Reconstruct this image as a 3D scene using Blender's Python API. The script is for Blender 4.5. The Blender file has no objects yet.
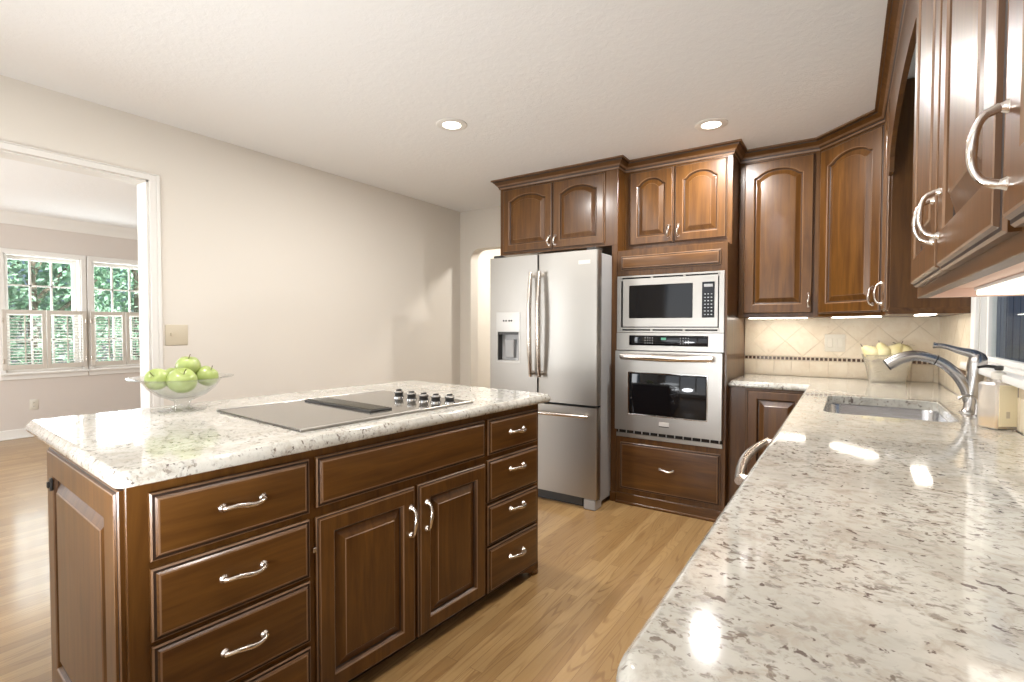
import bpy, bmesh, math, random
from math import sin, cos, pi, radians as rad
from mathutils import Vector, Matrix
random.seed(7)
SC = bpy.context.scene
COL = SC.collection

# ------------------------------------------------------------------ camera
cam = bpy.data.cameras.new('camera'); CAM = bpy.data.objects.new('camera', cam); COL.objects.link(CAM)
cam.sensor_width = 36; cam.lens = 504.556 / 1024 * 36; cam.clip_start = .03
CAM.location = (0, 0, 1.255)
CAM.rotation_euler = (Matrix.Rotation(rad(33.689), 3, 'Z') @ Matrix.Rotation(rad(90 - 1.532), 3, 'X') @ Matrix.Rotation(rad(.09), 3, 'Z')).to_euler()
SC.camera = CAM
# ------------------------------------------------------------------ world, sun, light
SC.view_settings.view_transform = 'Standard'; SC.view_settings.look = 'None'
SC.view_settings.gamma = 1; SC.view_settings.exposure = 0.24
W = bpy.data.worlds.new('sky'); SC.world = W; W.use_nodes = True
wn = W.node_tree.nodes; wl = W.node_tree.links; wn.clear()
sky = wn.new('ShaderNodeTexSky'); sky.sky_type = 'HOSEK_WILKIE'; sky.turbidity = 4; sky.sun_direction = (.5, .35, .75)
bgn = wn.new('ShaderNodeBackground'); bgn.inputs[1].default_value = 2.2
won = wn.new('ShaderNodeOutputWorld'); wl.new(sky.outputs[0], bgn.inputs[0]); wl.new(bgn.outputs[0], won.inputs[0])

def lamp(name, kind, loc, energy, color=(1, 1, 1), rot=(0, 0, 0), **kw):
    l = bpy.data.lights.new(name, kind); o = bpy.data.objects.new(name, l); COL.objects.link(o)
    o.location = loc; o.rotation_euler = rot; l.energy = energy; l.color = color
    for k, v in kw.items(): setattr(l, k, v)
    return o
lamp('sun', 'SUN', (0, 0, 10), 8.0, (1, .95, .86), Vector((.62, .3, .72)).to_track_quat('Z', 'Y').to_euler(), angle=.03)
# daylight through the wide window behind the camera and through the dining room windows
lamp('daylight_front', 'AREA', (-1.45, -2.75, 1.25), 28, (1, .98, .96), (rad(104), 0, 0), shape='RECTANGLE', size=2.9, size_y=1.9)
lamp('daylight_dining', 'AREA', (-7.95, 2.27, 1.55), 45, (.93, .97, 1), (0, rad(-90), 0), shape='RECTANGLE', size=1.2, size_y=1.5)
lamp('dining_side_fill', 'AREA', (-5.6, -1.6, 1.4), 118, (.96, .98, 1), (rad(90), 0, 0), shape='RECTANGLE', size=2.4, size_y=1.6)  # added fill lamp to brighten the dining room, unseen from the kitchen

# added fill: unseen soft lamps aimed at the ceiling beside and behind the camera
lamp('ceiling_fill', 'AREA', (-1.2, -.06, .78), 21, (.94, .97, 1), (rad(151), 0, 0), shape='DISK', size=.4)
lamp('ceiling_fill_side', 'AREA', (-2.1, -.8, 1.10), 9, (.93, .97, 1), (rad(163), 0, 0), shape='DISK', size=.9)

# ------------------------------------------------------------------ materials
def mat(name, base=(.8, .8, .8), rough=.5, metal=0., coat=0., spec=.5):
    m = bpy.data.materials.new(name); m.use_nodes = True
    b = m.node_tree.nodes['Principled BSDF']
    b.inputs['Base Color'].default_value = (*base, 1); b.inputs['Roughness'].default_value = rough
    b.inputs['Metallic'].default_value = metal; b.inputs['Coat Weight'].default_value = coat
    b.inputs['Coat Roughness'].default_value = .12; b.inputs['Specular IOR Level'].default_value = spec
    return m
class NT:
    def __init__(s, m): s.t = m.node_tree; s.b = s.t.nodes['Principled BSDF']
    def n(s, ty, **kw):
        x = s.t.nodes.new(ty)
        for k, v in kw.items():
            if k.startswith('i_'):
                key = k[2:]; key = int(key) if key.isdigit() else key.replace('_', ' ')
                x.inputs[key].default_value = v
            else: setattr(x, k, v)
        return x
    def l(s, a, b): s.t.links.new(a, b)
    def coords(s, scale=(1, 1, 1), rot=(0, 0, 0), src='Object', loc=(0, 0, 0)):
        tc = s.n('ShaderNodeTexCoord'); mp = s.n('ShaderNodeMapping')
        mp.inputs['Scale'].default_value = scale; mp.inputs['Rotation'].default_value = rot; mp.inputs['Location'].default_value = loc
        s.l(tc.outputs[src], mp.inputs[0]); return mp.outputs[0]
    def noise(s, v, scale, detail=4, rough=.55, dist=0):
        x = s.n('ShaderNodeTexNoise'); x.inputs['Scale'].default_value = scale; x.inputs['Detail'].default_value = detail
        x.inputs['Roughness'].default_value = rough; x.inputs['Distortion'].default_value = dist
        s.l(v, x.inputs['Vector']); return x.outputs['Fac']
    def ramp(s, f, stops, interp='LINEAR'):
        r = s.n('ShaderNodeValToRGB'); r.color_ramp.interpolation = interp
        e = r.color_ramp.elements
        while len(e) < len(stops): e.new(.5)
        for i, (p, c) in enumerate(stops):
            e[i].position = p; e[i].color = (*c, 1) if len(c) == 3 else c
        s.l(f, r.inputs[0]); return r.outputs[0]
    def mix(s, f, a, b, mode='MIX'):
        x = s.n('ShaderNodeMix', data_type='RGBA', blend_type=mode)
        if isinstance(f, (int, float)): x.inputs[0].default_value = f
        else: s.l(f, x.inputs[0])
        for i, c in ((6, a), (7, b)):
            if isinstance(c, tuple): x.inputs[i].default_value = (*c, 1)
            else: s.l(c, x.inputs[i])
        return x.outputs[2]
    def math(s, op, a, b=0.):
        x = s.n('ShaderNodeMath', operation=op)
        for i, c in enumerate((a, b)):
            if isinstance(c, (int, float)): x.inputs[i].default_value = c
            else: s.l(c, x.inputs[i])
        return x.outputs[0]
    def bump(s, h, strength=.2, dist=.01):
        x = s.n('ShaderNodeBump'); x.inputs['Strength'].default_value = strength; x.inputs['Distance'].default_value = dist
        s.l(h, x.inputs['Height']); s.l(x.outputs[0], s.b.inputs['Normal'])
    def color(s, c): s.l(c, s.b.inputs['Base Color'])

def wood(name, dark, light, axis):
    m = mat(name, light, .36, coat=.32, spec=.35); k = NT(m); k.b.inputs['Coat Roughness'].default_value = .20
    sc = {'z': (14, 14, 1.1), 'x': (1.1, 14, 14)}[axis]
    v = k.coords(sc)
    f = k.noise(v, 2.2, 6, .6, .6); g = k.noise(k.coords((1, 1, 1)), 3.0, 2)
    c = k.mix(k.ramp(f, [(.3, (0, 0, 0)), (.7, (1, 1, 1))]), dark, light)
    c = k.mix(k.math('MULTIPLY', k.ramp(g, [(.35, (0, 0, 0)), (.75, (1, 1, 1))]), .35), c, tuple(x * .55 for x in dark))
    k.color(c); k.bump(f, .04, .004); return m
CH_D, CH_L = (.067, .0245, .0042), (.146, .0605, .0112)
M = {}
M['wood_v'] = wood('cherry_vertical', CH_D, CH_L, 'z')
M['wood_h'] = wood('cherry_horizontal', CH_D, CH_L, 'x')
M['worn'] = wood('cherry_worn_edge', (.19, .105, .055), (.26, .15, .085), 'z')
M['glaze'] = mat('dark_glaze', (.022, .009, .004), .5)
M['maple'] = mat('cabinet_interior', (.62, .42, .33), .5)
M['dark'] = mat('dark_gap', (.008, .007, .006), .7)
M['black_glass'] = mat('black_glass', (.005, .005, .006), .05, spec=.4)
M['black_plastic'] = mat('black_plastic', (.03, .028, .026), .35)
M['badge'] = mat('silver_badge', (.62, .60, .57), .5)
M['key'] = mat('grey_keys', (.35, .35, .35), .5)
M['shutter'] = mat('cream_shutter_paint', (.62, .575, .51), .5)
M['white_trim'] = mat('white_trim', (.80, .78, .74), .45)
M['cream_plastic'] = mat('cream_plastic', (.70, .66, .57), .4)
M['almond'] = mat('almond_plastic', (.62, .55, .42), .4)
M['nickel'] = mat('satin_nickel', (.78, .72, .66), .22, 1)
M['chrome'] = mat('chrome', (.85, .85, .85), .08, 1)
M['faucet'] = mat('faucet_steel', (.50, .48, .46), .27, 1)

def steel(name, c, r, axis):
    m = mat(name, c, r, 1); k = NT(m)
    f = k.noise(k.coords({'x': (2, 400, 400), 'z': (400, 400, 2)}[axis]), 3, 2)
    k.l(k.ramp(f, [(.2, (r * .8,) * 3), (.8, (r * 1.25,) * 3)]), k.b.inputs['Roughness'])
    k.bump(f, .012, .002); return m
M['steel'] = steel('stainless_horizontal', (.43, .41, .38), .36, 'x')
M['steel_v'] = steel('stainless_vertical', (.38, .36, .33), .38, 'z')
M['steel_side'] = mat('grey_painted_side', (.42, .42, .42), .4, .3)
M['sink_steel'] = steel('sink_steel', (.62, .63, .65), .24, 'x')

def granite():
    m = mat('granite', (.8, .77, .7), .07, coat=.25); k = NT(m)
    k.b.inputs['Coat Roughness'].default_value = .03
    v = k.coords((1, 1, 1))
    vs = k.coords((1.0, 1.18, 1.1), (0, 0, .6))
    base = k.ramp(k.noise(v, 4, 5, .6, .5), [(.35, (.46, .445, .395)), (.55, (.575, .56, .505)), (.7, (.63, .62, .57))])
    tan = k.ramp(k.noise(vs, 22, 5, .65, .6), [(.50, (0, 0, 0)), (.66, (1, 1, 1))])
    base = k.mix(k.math('MULTIPLY', tan, .7), base, (.38, .335, .275))
    cl = k.ramp(k.noise(vs, 5.5, 4, .6, 1.2), [(.38, (0, 0, 0)), (.57, (1, 1, 1))])
    sp = k.ramp(k.noise(vs, 62, 3, .55, .3), [(.575, (0, 0, 0)), (.645, (1, 1, 1))])
    sp = k.math('MULTIPLY', sp, cl)
    c = k.mix(k.math('MULTIPLY', sp, .85), base, (.15, .115, .09))
    gr = k.ramp(k.noise(vs, 75, 3, .55, .3), [(.54, (0, 0, 0)), (.66, (1, 1, 1))])
    c = k.mix(k.math('MULTIPLY', k.math('MULTIPLY', gr, k.math('ADD', k.math('MULTIPLY', cl, .75), .25)), .6), c, (.25, .235, .21))
    bl = k.ramp(k.noise(k.coords((1.2, 1.4, 1), (0, 0, .9), loc=(3, 1, 0)), 42, 3, .55, .35), [(.635, (0, 0, 0)), (.68, (1, 1, 1))])
    c = k.mix(k.math('MULTIPLY', bl, .85), c, (.10, .07, .06))
    k.color(c); return m
M['granite'] = granite()

def oak():
    m = mat('oak_floor', (.6, .4, .2), .32, coat=.25); k = NT(m)
    v = k.coords((1, 1, 1), (0, 0, rad(90)))
    br = k.n('ShaderNodeTexBrick', offset=.37, offset_frequency=2)
    for kk, vv in (('Scale', 1.), ('Mortar Size', .0012), ('Mortar Smooth', .3), ('Bias', 0.), ('Brick Width', 1.05), ('Row Height', .0572)):
        br.inputs[kk].default_value = vv
    br.inputs['Color1'].default_value = (0, 0, 0, 1); br.inputs['Color2'].default_value = (1, 1, 1, 1); br.inputs['Mortar'].default_value = (.5, .5, .5, 1)
    k.l(v, br.inputs['Vector'])
    tone = k.ramp(br.outputs['Color'], [(0, (.285, .165, .062)), (.5, (.345, .212, .086)), (1, (.415, .266, .115))])
    # grain: shift per plank so that it breaks at the joints
    add = k.n('ShaderNodeVectorMath', operation='MULTIPLY_ADD')
    k.l(br.outputs['Color'], add.inputs[0]); add.inputs[1].default_value = (7, 3, 5)
    k.l(v, add.inputs[2])
    mp = k.n('ShaderNodeMapping'); mp.inputs['Scale'].default_value = (.75, 8.5, 1); k.l(add.outputs[0], mp.inputs[0])
    rings = k.math('SINE', k.math('MULTIPLY', k.noise(mp.outputs[0], 1.5, 1, .4, .3), 75.))
    soft = k.noise(mp.outputs[0], 3.1, 3, .6)
    mp2 = k.n('ShaderNodeMapping'); mp2.inputs['Scale'].default_value = (3, 60, 1); k.l(add.outputs[0], mp2.inputs[0])
    fine = k.noise(mp2.outputs[0], 2, 4, .6)
    gm = k.math('MULTIPLY', k.ramp(rings, [(.35, (0, 0, 0)), (.95, (1, 1, 1))]), k.ramp(soft, [(.38, (.15, .15, .15)), (.62, (1, 1, 1))]))
    c = k.mix(k.math('MULTIPLY', gm, .68), tone, (.19, .092, .030))
    c = k.mix(k.math('MULTIPLY', k.ramp(fine, [(.35, (1, 1, 1)), (.6, (0, 0, 0))]), .25), c, (.27, .14, .05))
    c = k.mix(k.math('MULTIPLY', br.outputs['Fac'], .6), c, (.16, .08, .03))
    k.color(c); return m
M['oak'] = oak()

def paint(name, c, scale=120, strength=.05):
    m = mat(name, c, .7, spec=.25); k = NT(m)
    k.bump(k.noise(k.coords(), scale, 3), strength, .004); return m
M['wall'] = paint('beige_wall_paint', (.76, .715, .645))
M['wall_dining'] = paint('dining_wall_paint', (.66, .60, .55))
M['wall_hall'] = paint('hall_wall_paint', (.80, .76, .69))
def ceil_mat():
    m = mat('textured_ceiling', (.88, .88, .875), .85, spec=.15); k = NT(m)
    f = k.ramp(k.noise(k.coords(), 26, 5, .7, .6), [(.4, (0, 0, 0)), (.62, (1, 1, 1))])
    k.bump(f, .16, .006); return m
M['ceiling'] = ceil_mat()

def tile(name, c1, c2):
    m = mat(name, c1, .35); k = NT(m)
    f = k.noise(k.coords((1, 1, 1)), 14, 6, .65, .8)
    c = k.ramp(f, [(.3, c2), (.6, c1)])
    pit = k.ramp(k.noise(k.coords((1, 1, 1), loc=(2, 5, 1)), 60, 3, .6), [(.68, (0, 0, 0)), (.74, (1, 1, 1))])
    c = k.mix(k.math('MULTIPLY', pit, .35), c, (.35, .22, .12)); k.color(c); return m
M['travertine'] = tile('travertine_tile', (.80, .71, .57), (.73, .62, .47))
M['grout'] = mat('grout', (.66, .56, .43), .8)
M['listello'] = mat('brown_mosaic', (.075, .035, .018), .25)

def glass(name, tint=(1, 1, 1), rough=0., alpha_shadow=True):
    m = bpy.data.materials.new(name); m.use_nodes = True; t = m.node_tree; t.nodes.clear()
    o = t.nodes.new('ShaderNodeOutputMaterial'); g = t.nodes.new('ShaderNodeBsdfPrincipled')
    g.inputs['Base Color'].default_value = (*tint, 1); g.inputs['Roughness'].default_value = rough
    g.inputs['Transmission Weight'].default_value = 1; g.inputs['IOR'].default_value = 1.45
    t.links.new(g.outputs[0], o.inputs[0]); return m
def thin_glass(name, tint, haze, hazec=(.9, .88, .84), rough=.02):
    """thin clear wall: see-through with a Fresnel sheen and a little haze"""
    m = bpy.data.materials.new(name); m.use_nodes = True; t = m.node_tree; t.nodes.clear()
    n = t.nodes.new; o = n('ShaderNodeOutputMaterial'); tr = n('ShaderNodeBsdfTransparent'); gl = n('ShaderNodeBsdfGlossy'); lf = n('ShaderNodeLayerWeight'); lp = n('ShaderNodeMath'); lp.operation = 'POWER'; lp.inputs[1].default_value = 3.2; lw = n('ShaderNodeMath'); lw.operation = 'MULTIPLY_ADD'; lw.inputs[1].default_value = .62; lw.inputs[2].default_value = .045; t.links.new(lf.outputs['Facing'], lp.inputs[0]); t.links.new(lp.outputs[0], lw.inputs[0]); tr.inputs[0].default_value = (*tint, 1); gl.inputs['Roughness'].default_value = rough
    df = n('ShaderNodeBsdfDiffuse'); df.inputs[0].default_value = (*hazec, 1); m0 = n('ShaderNodeMixShader'); m0.inputs[0].default_value = haze
    t.links.new(tr.outputs[0], m0.inputs[1]); t.links.new(df.outputs[0], m0.inputs[2])
    mx = n('ShaderNodeMixShader'); t.links.new(lw.outputs[0], mx.inputs[0]); t.links.new(m0.outputs[0], mx.inputs[1]); t.links.new(gl.outputs[0], mx.inputs[2])
    t.links.new(mx.outputs[0], o.inputs[0]); return m
M['glass'] = thin_glass('clear_glass', (.96, .97, .965), .03)
def pane():
    m = bpy.data.materials.new('window_pane'); m.use_nodes = True; t = m.node_tree; t.nodes.clear()
    o = t.nodes.new('ShaderNodeOutputMaterial'); tr = t.nodes.new('ShaderNodeBsdfTransparent'); gl = t.nodes.new('ShaderNodeBsdfGlossy')
    gl.inputs['Roughness'].default_value = .02; tr.inputs[0].default_value = (.95, .97, .97, 1)
    mx = t.nodes.new('ShaderNodeMixShader'); mx.inputs[0].default_value = .07
    t.links.new(tr.outputs[0], mx.inputs[1]); t.links.new(gl.outputs[0], mx.inputs[2]); t.links.new(mx.outputs[0], o.inputs[0]); return m
M['pane'] = pane()
M['frosted'] = thin_glass('frosted_plastic', (.97, .95, .93), .26, (.88, .86, .84), .3)
M['soap'] = mat('amber_soap', (.75, .52, .22), .2)
M['label'] = mat('soap_label', (.90, .82, .60), .5)

def emit(name, c, s):
    m = bpy.data.materials.new(name); m.use_nodes = True; t = m.node_tree; t.nodes.clear()
    o = t.nodes.new('ShaderNodeOutputMaterial'); e = t.nodes.new('ShaderNodeEmission')
    e.inputs[0].default_value = (*c, 1); e.inputs[1].default_value = s; t.links.new(e.outputs[0], o.inputs[0]); return m
M['can_light'] = emit('can_lens', (1, .93, .82), 14)
M['strip_light'] = emit('strip_lens', (1, .91, .78), 15)
M['strip_dim'] = emit('strip_lens_dim', (1, .93, .82), 3.0)
M['led'] = emit('clock_digits', (.35, .9, .6), .5)

def apple_mat():
    m = mat('green_apple', (.5, .6, .15), .28, coat=.2); k = NT(m)
    f = k.noise(k.coords((1, 1, .5)), 16, 4, .6)
    c = k.ramp(f, [(.3, (.29, .37, .085)), (.65, (.40, .47, .17)), (.8, (.50, .56, .29))])
    k.color(c); return m
M['apple'] = apple_mat()
def pear_mat():
    m = mat('pale_yellow_fruit', (.8, .72, .35), .45); k = NT(m)
    c = k.ramp(k.noise(k.coords(), 18, 4), [(.3, (.76, .66, .30)), (.6, (.86, .80, .52)), (.8, (.90, .86, .68))]); k.color(c); return m
M['pear'] = pear_mat()
M['stem'] = mat('brown_stem', (.10, .06, .03), .7)
M['twig'] = mat('dry_twig', (.42, .34, .25), .8)
M['bark'] = mat('bark', (.22, .18, .14), .9)
def leaf_mat(name, a, b):
    m = mat(name, a, .6); k = NT(m); k.color(k.ramp(k.noise(k.coords(), 1.6, 4, .7), [(.3, a), (.7, b)])); return m
M['leaf'] = leaf_mat('leaves', (.22, .50, .34), (.58, .82, .62))
M['grass'] = leaf_mat('lawn_grass', (.10, .20, .07), (.20, .33, .12))
M['concrete'] = mat('concrete', (.62, .58, .56), .9)
def siding():
    m = mat('navy_siding', (.012, .022, .055), .45); k = NT(m)
    c = k.ramp(k.noise(k.coords((1, 9, .6)), 2, 3), [(.35, (.008, .022, .075)), (.7, (.03, .065, .16))]); k.color(c); return m
M['navy'] = siding()

# ------------------------------------------------------------------ mesh helpers
class MB:
    """collects shapes into one mesh"""
    def __init__(s): s.bm = bmesh.new(); s.mats = []
    def mi(s, m):
        if m not in s.mats: s.mats.append(m)
        return s.mats.index(m)
    def face(s, vs, m):
        try: f = s.bm.faces.new(vs)
        except ValueError: return None
        f.material_index = s.mi(m); return f
    def box(s, x0, x1, y0, y1, z0, z1, m, bev=0., seg=1):
        vs = [s.bm.verts.new((x, y, z)) for x in (x0, x1) for y in (y0, y1) for z in (z0, z1)]
        q = [(0, 1, 3, 2), (4, 6, 7, 5), (0, 4, 5, 1), (2, 3, 7, 6), (0, 2, 6, 4), (1, 5, 7, 3)]
        fs = [s.face([vs[i] for i in f], m) for f in q]
        if bev:
            es = list({e for f in fs for e in f.edges})
            r = bmesh.ops.bevel(s.bm, geom=es, offset=bev, segments=seg, profile=.5, affect='EDGES', material=s.mi(m))
        return s
    def loops(s, loops, mats, cap0=None, cap1=None, closed=True):
        """loops: lists of points with equal counts, bridged in order"""
        L = [[s.bm.verts.new(p) for p in lp] for lp in loops]
        n = len(L[0])
        for i in range(len(L) - 1):
            m = mats[i] if isinstance(mats, (list, tuple)) else mats
            for j in range(n if closed else n - 1):
                a, b = L[i], L[i + 1]; k = (j + 1) % n
                s.face([a[j], a[k], b[k], b[j]], m)
        if cap0: s.face(list(reversed(L[0])), cap0)
        if cap1: s.face(L[-1], cap1)
        return L
    def tube(s, pts, radii, m, n=10, cap=True, squash=None):
        pts = [Vector(p) for p in pts]
        if isinstance(radii, (int, float)): radii = [radii] * len(pts)
        up = Vector((0, 0, 1)); prev = None; loops = []
        for i, p in enumerate(pts):
            t = (pts[min(i + 1, len(pts) - 1)] - pts[max(i - 1, 0)]).normalized()
            if prev is None:
                a = t.cross(up)
                if a.length < 1e-3: a = t.cross(Vector((0, 1, 0)))
                a.normalize()
            else: a = (prev - t * prev.dot(t)).normalized()
            prev = a; b = t.cross(a)
            loops.append([p + a * cos(2 * pi * k / n) * radii[i] + b * sin(2 * pi * k / n) * radii[i] for k in range(n)])
        s.loops(loops, m, m if cap else None, m if cap else None); return s
    def lathe(s, prof, m, n=24, o=(0, 0, 0), ax='z', mats=None):
        loops = []
        for r, h in prof:
            lp = []
            for k in range(n):
                a = 2 * pi * k / n; c, d = cos(a) * r, sin(a) * r
                q = {'z': (c, d, h), 'y': (c, h, -d), 'x': (h, c, d)}[ax]
                lp.append((o[0] + q[0], o[1] + q[1], o[2] + q[2]))
            loops.append(lp)
        s.loops(loops, mats or m, m if prof[0][0] > 1e-5 else None, m if prof[-1][0] > 1e-5 else None); return s
    def prism(s, poly, axis, a, b, m):
        """extrude 2-D polygon along axis between a and b"""
        f = {'x': lambda p, h: (h, p[0], p[1]), 'y': lambda p, h: (p[0], h, p[1]), 'z': lambda p, h: (p[0], p[1], h)}[axis]
        s.loops([[f(p, a) for p in poly], [f(p, b) for p in poly]], m, m, m); return s
    def xform(s, mtx): bmesh.ops.transform(s.bm, matrix=mtx, verts=s.bm.verts); return s
    def build(s, name, parent=None, smooth=35, loc=None, recalc=True):
        bm = s.bm
        bmesh.ops.remove_doubles(bm, verts=bm.verts, dist=1e-6)
        if recalc: bmesh.ops.recalc_face_normals(bm, faces=bm.faces)
        for f in bm.faces: f.smooth = True
        a = rad(smooth)
        for e in bm.edges:
            e.smooth = len(e.link_faces) == 2 and e.calc_face_angle(0) < a
        me = bpy.data.meshes.new(name); bm.to_mesh(me); bm.free()
        for m in s.mats: me.materials.append(M[m])
        o = bpy.data.objects.new(name, me); COL.objects.link(o)
        if parent: o.parent = parent
        if loc: o.location = loc
        return o

def tag(o, label, cat, group=None, kind=None):
    o['label'] = label; o['category'] = cat
    if group: o['group'] = group
    if kind: o['kind'] = kind
    return o
def thing(name, label, cat, loc=(0, 0, 0), rz=0., group=None):
    o = bpy.data.objects.new(name, None); COL.objects.link(o); o.location = loc; o.rotation_euler = (0, 0, rad(rz))
    o.empty_display_size = .1
    return tag(o, label, cat, group)
def struct(o, label=None):
    o['kind'] = 'structure'
    if label: o['label'] = label
    return o
def sbox(name, *a, m='wall', bev=0., label=None):
    b = MB()
    for q in a: b.box(*q, m, bev)
    return struct(b.build(name), label)
def copy_tree(o, parent=None):
    c = o.copy(); COL.objects.link(c); c.parent = parent
    for ch in list(o.children): copy_tree(ch, c)
    return c

def offset_poly(poly, d, closed=True):
    """shift a polygon/polyline to its right-hand side by d with mitres (counter-clockwise polygon: outwards)"""
    n = len(poly); out = []
    for i in range(n):
        p = Vector(poly[i])
        if closed or 0 < i < n - 1:
            a = (p - Vector(poly[i - 1])).normalized(); b = (Vector(poly[(i + 1) % n]) - p).normalized()
        elif i == 0: a = b = (Vector(poly[1]) - p).normalized()
        else: a = b = (p - Vector(poly[i - 1])).normalized()
        na, nb = Vector((a.y, -a.x)), Vector((b.y, -b.x))
        mvec = na + nb; mvec = mvec / max(.2, mvec.dot(na)) if mvec.length > 1e-6 else na
        q = p + mvec * d; out.append((q.x, q.y))
    return out
def round_poly(poly, radii, seg=6):
    out = []; n = len(poly)
    for i in range(n):
        r = radii[i] if isinstance(radii, (list, tuple)) else radii
        p = Vector(poly[i]); a = (Vector(poly[i - 1]) - p); b = (Vector(poly[(i + 1) % n]) - p)
        if r <= 0: out.append((p.x, p.y)); continue
        a.normalize(); b.normalize(); ang = a.angle(b); t = r / math.tan(ang / 2)
        p0, p1 = p + a * t, p + b * t; c = p + (a + b).normalized() * (r / sin(ang / 2))
        a0 = math.atan2(p0.y - c.y, p0.x - c.x); a1 = math.atan2(p1.y - c.y, p1.x - c.x)
        da = (a1 - a0 + pi) % (2 * pi) - pi
        for k in range(seg + 1):
            q = a0 + da * k / seg; out.append((c.x + r * cos(q), c.y + r * sin(q)))
    return out
def sweep(name, prof, path, m, parent=None, closed=False):
    """prof: (out, z) pairs; out is to the right of the path"""
    b = MB(); offs = [offset_poly(path, o, closed) for o, z in prof]
    loops = [[(offs[j][i][0], offs[j][i][1], prof[j][1]) for j in range(len(prof))] for i in range(len(path))]
    mats = m if isinstance(m, str) else None
    L = [[b.bm.verts.new(p) for p in lp] for lp in loops]; n = len(prof)
    for i in range(len(path) if closed else len(path) - 1):
        A, B = L[i], L[(i + 1) % len(path)]
        for j in range(n):
            k = (j + 1) % n
            b.face([A[j], A[k], B[k], B[j]], m if isinstance(m, str) else m[j])
    if not closed:
        mm = m if isinstance(m, str) else m[0]
        b.face(list(reversed(L[0])), mm); b.face(L[-1], mm)
    return b.build(name, parent, 30)

# ------------------------------------------------------------------ cabinet parts (local frame: x along the front, -y out of the front)
def rloop(x0, x1, z0, z1, y, rise=0., n=14):
    pts = [(x0, y, z0), (x1, y, z0), (x1, y, z1 - rise)]
    for k in range(1, n):
        t = 1 - 2 * k / n
        s_ = min(1., abs(t) / .9)
        pts.append((x1 + (x0 - x1) * k / n, y, z1 - rise * (1 - math.sqrt(max(0, 1 - (s_ * .92) ** 2))) / (1 - math.sqrt(1 - .92 ** 2))))
    pts.append((x0, y, z1 - rise)); return pts
EDGE = [(0, .020), (0, .010), (.0025, .0065), (.006, .0055), (.0085, .001), (.011, 0)]
def door(name, parent, x0, x1, z0, z1, rise=0., stile=.057, m='wood_v', t=.020):
    """raised-panel cabinet door"""
    b = MB(); loops = []; mats = []
    for k, (i, d) in enumerate(EDGE):
        loops.append(rloop(x0 + i, x1 - i, z0 + i, z1 - i, -t + d * t / .020))
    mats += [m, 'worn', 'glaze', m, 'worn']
    sx0, sx1, sz0, sz1 = x0 + stile, x1 - stile, z0 + stile, z1 - stile * .95
    inner = [(0, 0), (.004, .003), (.0085, .0115), (.013, .0145), (.017, .0140), (.043, .0030), (.0455, .0006), (.048, .0004)]
    for i, d in inner:
        w = (sx1 - sx0); r = rise * ((w - 2 * i) / w)
        loops.append(rloop(sx0 + i, sx1 - i, sz0 + i, sz1 - i, -t + d, r))
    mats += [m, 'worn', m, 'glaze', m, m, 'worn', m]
    b.loops(loops, mats, m, m)
    return b.build(name, parent, 14)
def slab(name, parent, x0, x1, z0, z1, m='wood_h', t=.020, edge=.019):
    b = MB(); k = edge / .011
    loops = [rloop(x0 + i * k, x1 - i * k, z0 + i * k, z1 - i * k, -t + d, 0, 2) for i, d in EDGE]
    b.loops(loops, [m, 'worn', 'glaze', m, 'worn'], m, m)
    return b.build(name, parent, 14)
def pull(parent, cx, cz, L=.118, y=-.020, vert=False, proj=.030, th=1.):
    """bowed nickel pull with round feet"""
    b = MB(); h = L / 2 - .009
    for sgn in (-1, 1):
        b.lathe([(.0001, y - .012), (.0070, y - .0115), (.0085, y - .006), (.0115, y - .003), (.0125, y)], 'nickel', 14, (sgn * h, 0, 0), 'y') if th == 1 else b.lathe([(.0001, y - .009), (.0035, y - .008), (.0045, y - .004), (.0065, y)], 'nickel', 14, (sgn * h, 0, 0), 'y')
    pts = []; rr = []
    for k in range(17):
        t = -1 + k / 8; bow = math.sqrt(max(0, 1 - abs(t) ** 2.2))
        pts.append((t * h, y - .006 - (proj - .010) * bow, -.0035 * sin(t * pi))); rr.append(th * (.0055 + .0028 * (1 - abs(t)) ** 1.5 + .0022 * abs(t) ** 6))
    b.tube(pts, rr, 'nickel', 10)
    mtx = Matrix.Translation((cx, 0, cz))
    if vert: mtx = mtx @ Matrix.Rotation(rad(90), 4, 'Y')
    b.xform(mtx)
    return b.build('handle', parent, 50)
CROWN = [(0, 0), (.008, 0), (.010, .010), (.014, .016), (.016, .022), (.026, .030), (.036, .044), (.044, .050), (.046, .056), (.058, .060), (.058, .070), (0, .070)]
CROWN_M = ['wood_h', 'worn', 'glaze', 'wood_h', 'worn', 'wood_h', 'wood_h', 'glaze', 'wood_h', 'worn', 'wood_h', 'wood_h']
ZC = 2.456
def crown(parent, path, name='crown_moulding'):
    return sweep(name, [(o, ZC - .071 + z) for o, z in CROWN], path, CROWN_M, parent)

# ------------------------------------------------------------------ room shell
XL, XR, YB, YF = -3.385, .482, 4.102, -2.6
DX = -7.745                                       # window wall of the dining room
sbox('floor', (DX - .15, XR + .15, YF - .15, 6.2, -.12, 0), m='oak', label='strip oak floor running through kitchen and dining room')
sbox('ceiling', (XL - .12, XR + .12, YF - .12, YB + .12, ZC, ZC + .12), m='ceiling', label='white textured kitchen ceiling')
OY0, OY1, OZ = -.45, 1.280, 2.105                 # opening to the dining room
sbox('wall_left', (XL - .12, XL, YF, OY0, 0, ZC), (XL - .12, XL, OY0, OY1, OZ, ZC), (XL - .12, XL, OY1, YB + .12, 0, ZC), label='beige left wall with wide opening')
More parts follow.
